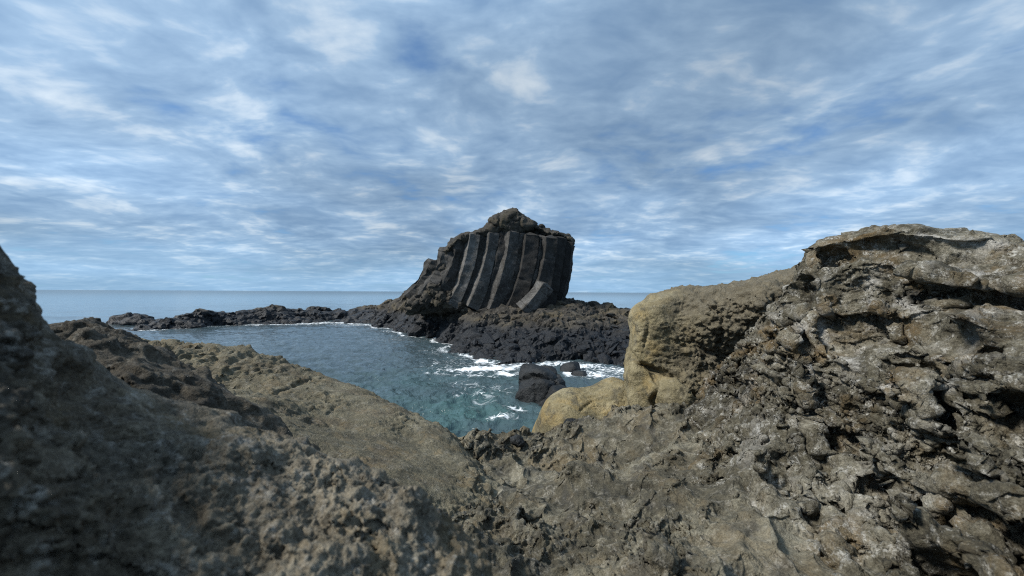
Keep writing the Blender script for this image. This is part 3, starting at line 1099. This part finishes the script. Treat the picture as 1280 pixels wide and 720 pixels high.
def ground():
    pts = A((565, 543, 3.5), (600, 541, 3.7), (640, 541, 3.8), (680, 538, 3.9), (730, 528, 4.1), (785, 514, 4.3),
            (620, 600, 2.6), (700, 600, 2.5), (700, 560, 3.2), (640, 560, 3.25), (800, 560, 2.9), (650, 660, 1.85), (570, 660, 1.75), (720, 715, 1.4), (850, 715, 1.22), (640, 715, 1.38),
            (900, 640, 1.7), (900, 560, 2.4), (780, 640, 1.85), (860, 512, 3.2), (830, 670, 1.42), (870, 600, 2.0))
    pts += [(0, .5, 2.1), (.5, .4, 2.2), (.9, .2, 2.3), (0, -.4, 2.2), (-.6, .6, 2.0), (-.6, 1.6, 1.75), (-.7, 2.6, 1.6), (-.9, 3.4, 1.3), (1.6, 1.8, 2.1), (1.8, 1.2, 2.1), (2.2, 3.0, 2.0), (2.0, 4.2, 1.7),
            (-.5, 4.3, .8), (0, 4.6, .6), (.4, 4.8, .6), (.8, 5.0, .7), (1.4, 5.1, .8), (2.2, 5.2, .9), (-.8, 5.2, -.3), (.5, 5.7, -.4), (2, 6, -.3)]
    lo, hi = (-1.1, -.4, -.5), (2.5, 6.1, 2.75)

    def carve(D, X, Y, Z, t):
        for (px, py, d, r) in ((822, 686, 1.40, (.065, .10, .05)), (880, 682, 1.36, (.035, .06, .022)), (648, 549, 3.42, (.07, .08, .04)), (733, 562, 3.05, (.06, .08, .035)),
                               (722, 575, 2.85, (.04, .12, .03)), (665, 655, 1.9, (.05, .06, .05))):
            c = hit(t, px, py, .01)
            D = smax(D, -ell(X, Y, Z, c, r, (0, .2, .3)), .02)
        for (px, py, d, r) in ((835, 672, 1.38, (.16, .10, .06)), (640, 640, 1.95, (.10, .12, .07)), (905, 690, 1.30, (.12, .08, .05)), (700, 665, 1.65, (.14, .12, .06)),
                               (640, 640, 2.02, (.12, .10, .06)), (760, 600, 2.3, (.25, .2, .06))):
            D = smin(D, ell(X, Y, Z, hit(t, px, py, .04), r), .06)
        return D
    V, F = from_height(pts, lo, hi, .03, carve)
    V, F = weather(V, F, [[('b', .55, .06, 2)], [('b', .26, .036, 2), ('l', .14, .022, 1)]],
                   [[('b', .12, .022, 2), ('w', .10, .018, 1)], [('b', .045, .009, 2), ('c', .22, .010, 1)], [('b', .018, .0035, 2)]],
                     .0039, .004, 1.0, (-.5, .1, .8), 2.0, 620_000,
                   cracks=[([(577, 545), (600, 575), (612, 605)], .03, .05)], sink=.045)
    rock_obj("ground", V, F, M_FLOOR, kind='structure', label='rough olive brown rock ground between the slab and the outcrop', cat='rock ground')


def ridge():
    pts = A((0, 308, .76), (22, 328, .79), (45, 354, .82), (70, 385, .86), (92, 418, .9), (130, 460, .96), (200, 492, 1.03), (300, 510, 1.08), (420, 560, 1.05), (525, 606, 1.0), (583, 655, .92), (612, 708, .82), (640, 765, .75),
            (0, 450, .58), (0, 600, .47), (0, 720, .42), (120, 540, .72), (200, 570, .74), (200, 720, .52), (330, 570, .88), (400, 640, .78), (400, 720, .62), (520, 690, .76), (-120, 235, .8), (-120, 450, .5))
    pts += [(0, -.5, 2.4), (-.55, -.4, 2.62), (-1.1, -.3, 2.95), (-1.5, .5, 3.3), (-.2, .1, 2.44), (-.45, .1, 2.6), (-1.6, 1.0, 3.2),
            (-1.35, 1.15, 2.75), (-1.0, 1.35, 2.3), (-.8, 1.5, 2.2), (-.45, 1.5, 1.95), (-.1, 1.35, 1.85), (.12, 1.1, 1.9), (.2, .7, 2.05), (.15, .2, 2.2), (-1.7, 1.5, 2.5), (-1.0, 1.8, 1.8), (0, 1.8, 1.6)]
    lo, hi = (-1.75, -.45, 1.55), (.3, 1.8, 3.45)

    def carve(D, X, Y, Z, t):
        for (px, py, d, r) in ((375, 574, .93, (.022, .03, .016)), (345, 608, .86, (.02, .03, .014)), (60, 470, .62, (.02, .04, .012)), (560, 620, .98, (.03, .03, .015)), (160, 465, .98, (.04, .04, .012))):
            D = smax(D, -ell(X, Y, Z, hit(t, px, py), r, (0, .3, .2)), .012)
        return D
    V, F = from_height(pts, lo, hi, .028, carve)
    V, F = weather(V, F, [[('b', .36, .026, 2)], [('b', .16, .016, 2), ('l', .09, .008, 1)]],
                   [[('r', .10, .011, 3), ('l', .055, .010, 1)], [('b', .032, .0055, 2), ('c', .14, .008, 1)], [('r', .013, .0025, 2)]],
                   .0050, .0032, 2.0, (.55, .1, .8), 2.8, 420_000, sink=.02, warp=.3)
    rock_obj("rock_ridge", V, F, M_RIDGE, label='dark blurred rock ridge rising close by at the lower left corner', cat='rock')


def hump():
    pts = A((20, 405, 1.62), (60, 399, 1.62), (90, 396, 1.62), (130, 398, 1.63), (175, 409, 1.64), (205, 428, 1.66), (240, 452, 1.7), (280, 480, 1.75), (320, 503, 1.8), (345, 520, 1.82),
            (60, 440, 1.36), (140, 440, 1.42), (150, 480, 1.25), (230, 490, 1.42), (280, 510, 1.5))
    pts += [(-2.4, 1.9, 2.75), (-2.3, 1.5, 2.85), (-2.2, 2.2, 2.3), (-1.7, 2.1, 2.35), (-1.3, 2.2, 2.15), (-1.0, 2.2, 1.95), (-.8, 1.9, 2.0), (-.75, 1.6, 2.1), (-1.8, 1.2, 2.6), (-1.2, 1.15, 2.45), (-2.0, 2.6, 1.6), (-1.2, 2.6, 1.6)]
    lo, hi = (-2.5, 1.05, 1.5), (-.6, 2.65, 3.1)
    V, F = from_height(pts, lo, hi, .035)
    V, F = weather(V, F, [[('b', .45, .035, 2)], [('r', .2, .022, 2), ('l', .1, .018, 1)]],
                   [[('b', .09, .014, 3), ('w', .07, .014, 1)], [('r', .03, .005, 2), ('b', .016, .003, 2)]],
                   .0052, .005, 3.0, (.5, .2, .8), 2.0, 240_000, sink=.03)
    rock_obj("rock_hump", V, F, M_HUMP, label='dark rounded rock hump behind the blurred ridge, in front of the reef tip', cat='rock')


def slab():
    pts = A((190, 447, 4.3), (245, 437, 4.25), (290, 434, 4.15), (345, 441, 4.05), (395, 459, 3.95), (440, 475, 3.85), (480, 488, 3.75), (512, 507, 3.6), (545, 525, 3.45), (572, 540, 3.2), (597, 570, 2.8), (610, 600, 2.4),
            (250, 470, 3.2), (300, 462, 3.4), (330, 490, 2.75), (385, 480, 3.3), (400, 520, 2.7), (440, 510, 3.05), (450, 560, 2.3), (520, 545, 2.85), (555, 580, 2.45), (550, 605, 2.1), (480, 600, 1.95), (320, 515, 2.2))
    pts += [(-4.6, 3.4, 2.6), (-4.6, 4.6, 2.3), (-3.6, 3.0, 2.6), (-3.6, 4.8, 1.6), (-2.6, 4.9, 1.4), (-1.8, 4.7, 1.3), (-1.1, 4.5, 1.1), (-.5, 4.1, 1.0), (-.1, 3.5, 1.2), (.1, 2.9, 1.4), (.12, 2.4, 1.6), (-.05, 1.9, 1.75),
            (-.6, 1.6, 1.9), (-1.2, 1.8, 2.15), (-2.2, 2.2, 2.4), (-3, 2.4, 2.5), (-3.6, 5.4, .2), (-1.8, 5.4, .1), (-.6, 4.9, 0), (.3, 4.0, .3), (-4.6, 5.4, .4)]
    lo, hi = (-4.5, 1.6, -.4), (.3, 5.5, 2.95)
    V, F = from_height(pts, lo, hi, .05)

    def rough_back(V, F):                                   # the upper end of the slab is broken up
        N = normals(V, F)
        m = sstep(-1.7, -2.4, V[:, 0] + .35 * fbm(V, .8, 2, .5, 44))
        d = .035 * fbm(V * (1, 1, 1.8), .22, 3, .55, 45, 'b') - .02 + .02 * fbm(V, .07, 2, .5, 46, 'r')
        return V + N * (m * d)[:, None]
    V, F = weather(V, F, [[('p', .8, .045, 2)], [('b', .35, .016, 2)]],
                   [[('l', .06, .014, 1), ('b', .11, .014, 3)], [('r', .04, .007, 2), ('c', .28, .016, 1)], [('b', .018, .0045, 2)]],
                   .0040, .005, 4.0, (.45, .15, .85), 1.7, 420_000, post=rough_back,
                   cracks=[([(335, 495), (365, 486), (390, 474)], .022, .045), ([(410, 520), (425, 508)], .012, .02)], sink=.045)
    rock_obj("rock_slab", V, F, M_SLAB, label='smooth tan brown rock slab sloping down beside the pool', cat='rock')


def crag():
    pts = A((972, 352, 2.95), (985, 338, 2.85), (1000, 322, 2.78), (1009, 300, 2.72), (1030, 291, 2.7), (1060, 285, 2.62), (1095, 278, 2.5), (1140, 276, 2.42), (1200, 277, 2.3), (1280, 293, 2.08), (1400, 315, 1.9),
            (990, 400, 2.5), (960, 440, 2.55), (1060, 350, 2.45), (1060, 425, 2.22), (1000, 470, 2.18), (940, 500, 2.4), (955, 540, 2.0), (935, 600, 1.85), (955, 670, 1.5), (1040, 560, 1.85), (1040, 640, 1.55), (1040, 710, 1.32),
            (1150, 330, 2.2), (1150, 400, 2.0), (1150, 490, 1.72), (1150, 600, 1.45), (1150, 700, 1.2), (1270, 340, 1.82), (1270, 420, 1.55), (1270, 490, 1.36), (1270, 600, 1.18), (1270, 710, 1.02), (1400, 500, 1.1), (900, 520, 2.85))
    pts += [(1.0, 1.0, 2.1), (1.0, .7, 2.15), (1.5, .5, 2.5), (2.2, .8, 3.0), (2.9, 1.6, 3.3), (3.1, 2.4, 3.25), (2.6, 3.2, 3.1), (2.0, 3.4, 2.7), (1.7, 3.2, 2.4), (1.3, 2.9, 2.0), (1.0, 2.4, 1.85), (.75, 1.9, 1.8), (.75, 1.4, 1.85),
            (3.1, 3.6, 2.6), (1.8, 3.9, 2.0), (3.1, 1.0, 3.2), (.6, 2.6, 1.5), (.55, 1.1, 1.8)]
    lo, hi = (.55, .5, 1.4), (3.15, 3.75, 3.75)
    CV = [  # px, py, set back, radii, turn: hollows weathered into the face
        (1192, 572, .05, (.085, .16, .05), (0, .5, .2)), (1290, 524, .03, (.26, .20, .065), (0, .25, .3)), (1148, 640, .03, (.15, .16, .05), (0, .75, .2)), (1240, 648, .03, (.21, .16, .055), (0, .2, .2)), (822, 686, .02, (.065, .12, .05), (0, .2, .3)),
        (1060, 405, -.02, (.17, .14, .14), (0, .2, .3)), (1160, 506, .03, (.09, .12, .03), (0, .2, .1)), (1062, 543, .03, (.07, .12, .035), (0, .3, .1)), (940, 474, .03, (.05, .12, .035), (0, -.2, .2)),
        (1032, 470, .03, (.05, .14, .07), (.3, 0, .1)), (1008, 428, .03, (.04, .12, .07), (.2, 0, .1)), (1125, 446, .02, (.14, .12, .045), (0, .2, 0)), (1160, 358, .02, (.11, .12, .03), (0, .45, 0)), (1215, 440, .0, (.15, .10, .08), (0, .3, 0)),
        (985, 365, .05, (.10, .18, .14), (0, .3, 0)), (1090, 600, .02, (.13, .10, .03), (0, .8, .1)), (1180, 700, .02, (.16, .10, .04), (0, .4, .1)), (1045, 322, .02, (.09, .1, .03), (0, .2, 0)),
        (1250, 362, .02, (.16, .12, .02), (0, .1, 0)), (1040, 600, .0, (.05, .08, .18), (0, .25, .2)), (1200, 470, .02, (.12, .1, .02), (0, .1, 0)), (905, 440, .02, (.05, .1, .02), (0, -.5, 0)),
    ]
    AD = [  # ribs and ledges that stand proud
        (838, 664, .03, (.15, .09, .05), (0, .1, .2)),
        (1000, 500, .02, (.05, .08, .26), (0, -.05, 0)), (948, 600, .02, (.035, .06, .20), (0, .06, 0)), (1185, 482, .03, (.28, .13, .04), (0, .06, .2)), (1110, 475, .03, (.14, .11, .05), (0, .1, .1)),
        (1022, 400, .02, (.05, .07, .18), (0, .3, 0)), (1130, 570, .03, (.20, .11, .07), (0, .30, .2)), (1240, 590, .02, (.05, .09, .14), (0, -.5, .2)), (1110, 380, .03, (.17, .12, .06), (0, -.12, .1)), (1180, 335, .04, (.24, .14, .05), (0, .06, .1)),
        (1150, 665, .02, (.035, .06, .20), (0, -.7, .2)), (1040, 303, .06, (.20, .16, .09), (0, -.1, 0)), (1150, 287, .08, (.34, .2, .07), (0, .02, 0)), (1245, 297, .08, (.3, .2, .06), (0, .12, 0)), (1230, 345, .03, (.20, .12, .04), (0, .1, .1)), (1090, 330, .04, (.18, .13, .06), (0, 0, 0)), (985, 440, .02, (.06, .08, .13), (0, .2, 0)), (1240, 400, .03, (.22, .12, .05), (0, .12, .1)),
    ]

    def carve(D, X, Y, Z, t):
        for px, py, d, r, rot in AD:
            D = smin(D, ell(X, Y, Z, hit(t, px, py, d), r, rot), .06)
        for px, py, d, r, rot in CV:
            D = smax(D, -ell(X, Y, Z, hit(t, px, py, d), r, rot), .022)
        return D
    V, F = from_height(pts, lo, hi, .028, carve)
    def beds(P):                                            # level beds on top, steep ones low on the left flank
        m = sstep(2.75, 2.25, P[:, 2] + .45 * (P[:, 0] - 1.5))[:, None]
        return (1 - m) * np.array((.15, .1, .95)) + m * np.array((-.62, .15, .75))
    def folds(V, F):                                        # long ribs running down the flank
        N = normals(V, F)
        W = V + .08 * np.stack([fbm(V, .5, 2, .5, 91 + i) for i in range(3)], 1)
        d = .035 * fbm(W * (1, .8, .28), .20, 2, .5, 95, 'r') * sstep(2.25, 1.55, V[:, 0])
        return V + N * d[:, None]
    creases = [([(1008, 430), (1004, 510), (1030, 575), (1060, 645), (1092, 715)], .030, .085), ([(985, 392), (974, 465), (985, 520), (975, 600)], .028, .07),
               ([(1085, 503), (1160, 506), (1230, 500), (1278, 506)], .026, .08), ([(1075, 560), (1130, 618), (1185, 700)], .026, .075), ([(1195, 600), (1240, 612), (1278, 625)], .028, .07),
               ([(1100, 400), (1150, 436), (1230, 468)], .024, .06), ([(1010, 300), (1020, 340), (1000, 390)], .03, .06), ([(1120, 300), (1180, 318), (1275, 322)], .02, .05),
               ([(880, 600), (930, 540), (975, 500)], .024, .05), ([(850, 640), (900, 590)], .022, .045), ([(900, 680), (935, 610)], .022, .045), ([(1040, 700), (1010, 620)], .022, .05), ([(1110, 360), (1160, 378), (1240, 372)], .02, .045)]
    V, F = weather(V, F, [[('b', .60, .050, 2)], [('b', .30, .030, 2), ('l', .15, .028, 1), ('w', .26, .016, 1)]],
                   [[('b', .13, .015, 2), ('w', .10, .011, 1), ('l', .06, .010, 1)], [('b', .05, .010, 2), ('c', .22, .014, 1)], [('r', .022, .0055, 2)]],
                   .0036, .004, 5.0, beds, 1.9, 900_000, warp=.32, sink=.04, calm=(.45, .5), top=(3.12, 3.36), cracks=creases, post=folds)
    salt = np.zeros(len(V))
    sub = V[:: max(1, len(V) // 90000)]
    for line, w in (([(1000, 395), (1014, 455), (1000, 525)], .05), ([(950, 530), (946, 580), (941, 645)], .03), ([(1018, 372), (1032, 425), (1070, 452)], .05), ([(1085, 350), (1130, 335), (1200, 338), (1275, 345)], .06),
                    ([(1090, 375), (1125, 372), (1150, 385)], .06), ([(1240, 590), (1255, 620)], .04), ([(1130, 525), (1160, 545)], .04), ([(1100, 480), (1190, 478)], .04), ([(1150, 290), (1250, 300)], .05), ([(960, 345), (980, 352)], .06)):
        pts = [face(sub, *p) for p in line]
        salt = np.maximum(salt, -groove(V, pts, w * .7, 1.0))
    rock_obj("rock_outcrop", V, F, M_CRAG, attrs={'salt': salt}, label='large craggy honeycombed rock outcrop filling the right side', cat='rock outcrop')


def ochre():
    pl = [(778, 470), (780, 448), (787, 428), (794, 405), (799, 385), (808, 371), (824, 364), (850, 360), (890, 361), (915, 357), (940, 351), (960, 346), (985, 338), (1040, 325), (1120, 330), (1120, 620), (785, 620), (781, 520)]
    Y0 = 4.5
    pts = [tuple(at(px, py, Y0)[[0, 2]]) for px, py in pl]
    lo, hi, h = (1.0, 3.7, .5), (4.0, 6.4, 3.6), .045
    X, Y, Z = grid(lo, hi, h)
    Xs, Zs = np.broadcast_arrays(X - .31 * (Y - 4.4), Z)     # the seaward side runs back at an angle
    D2 = poly_sdf(Xs, Zs, pts)
    front = (4.15 - Y) + .10 * (Z - 2.2) - .35 * (X - 2.2) * .5
    D = smax(D2, front, .16)
    D = smax(D, ((X - 1.36) * -.80 + (Y - 4.3) * -.55 + (Z - 2.4) * .12), .06)
    D = smax(D, Y - 6.2, .5)
    # the face steps back above the crack and bulges below it
    D = smin(D, ell(X, Y, Z, at(842, 488, 4.25), (.24, .28, .22), (0, .4, 0)), .08)
    D = smin(D, ell(X, Y, Z, at(815, 400, 4.5), (.20, .26, .26)), .10)
    D = smin(D, ell(X, Y, Z, at(905, 400, 4.25), (.42, .32, .32), (0, -.2, 0)), .12)
    D = smin(D, ell(X, Y, Z, at(960, 380, 4.0), (.3, .3, .26)), .12)
    D = box_cap(D, X, Y, Z, lo, hi, h)
    V, F = surface_nets(D, lo, h)
    V = smooth(V, F, 2)

    def rough_right(V, F):
        N = normals(V, F)
        m = sstep(1.55, 2.0, V[:, 0] + .2 * fbm(V, .6, 2, .5, 54))
        d = .028 * fbm(V * (1, 1, 1.5), .2, 3, .55, 55, 'b') + .018 * fbm(V, .06, 2, .5, 56, 'r')
        return V + N * (m * d)[:, None]

    cr1 = [(784, 438), (797, 452), (815, 459), (832, 464), (850, 466), (866, 482), (880, 500)]
    cr2 = [(815, 460), (822, 480), (816, 500), (822, 512)]
    V, F = weather(V, F, [[('p', .7, .05, 2)], [('b', .4, .018, 2)]],
                   [[('b', .13, .010, 3), ('l', .09, .008, 1), ('w', .09, .010, 1)], [('r', .05, .007, 2), ('c', .3, .012, 1)], [('b', .022, .004, 2)]],
                   .0040, .006, 6.0, (.2, .1, .9), 1.3, 260_000, cracks=[(cr1, .030, .14), (cr2, .022, .08), ([(800, 372), (812, 400), (806, 432)], .02, .035), ([(880, 372), (905, 396), (900, 430)], .022, .05)], post=rough_right)
    rock_obj("ochre_boulder", V, F, M_OCHRE, label='big ochre sandstone boulder with a dark crack at the pool, left of the outcrop', cat='boulder')
    # the small one at its foot
    c1, c2 = at(712, 512, 5.1), at(758, 508, 5.25)
    V, F = blob([((c1[0], c1[1], c1[2] - .12), (.36, .45, .38), (0, .2, 0)), ((c2[0], c2[1], c2[2] - .08), (.42, .5, .36), (0, -.25, 0)),
                 ((c1[0] + .25, 5.3, .8), (.75, .7, .9), None), (tuple(at(776, 500, 5.3)), (.26, .4, .34), (0, -.5, 0))], (-.3, 4.2, -.4), (2.4, 6.4, 2.3), .05, .10)
    V, F = weather(V, F, [[('p', .5, .03, 2)]], [[('b', .12, .010, 2)], [('r', .05, .005, 2), ('b', .022, .003, 2)]], .0036, .006, 7.0, (.2, .1, .9), 1.3, 90_000,
                   cracks=[([(728, 512), (742, 500), (760, 494)], .02, .03)])
    rock_obj("ochre_boulder", V, F, M_OCHRE, label='small low ochre boulder at the water, at the foot of the big cracked one', cat='boulder')


def stone(px, py, d, r, seed, lab):
    c = at(px, py, d)
    V, F = blob([(c, r, (.2, .3, seed))], c - max(r) - .1, c + max(r) + .1, max(.012, min(r) / 4), .02)
    V, F = weather(V, F, [[('p', r[0] * 2, r[0] * .2, 2)]], [[('b', r[0] * .7, r[0] * .08, 2)]], .004, .005, seed, cap=8000)
    rock_obj("stone", V, F, M_POOLROCK, label=lab, cat='stone')


ground()
slab()
hump()
ridge()
ochre()
crag()
stone(648, 551, 3.42, (.075, .07, .045), 1.0, 'small dark stone lodged in a hollow of the rock ground')
stone(716, 529, 4.6, (.12, .1, .075), 2.0, 'rounded black lump added for the shaded pocket at the foot of the small ochre boulder')  # dark lump added to stand for a shadowed pocket under the boulder
print("TRIS", TRIS[0])
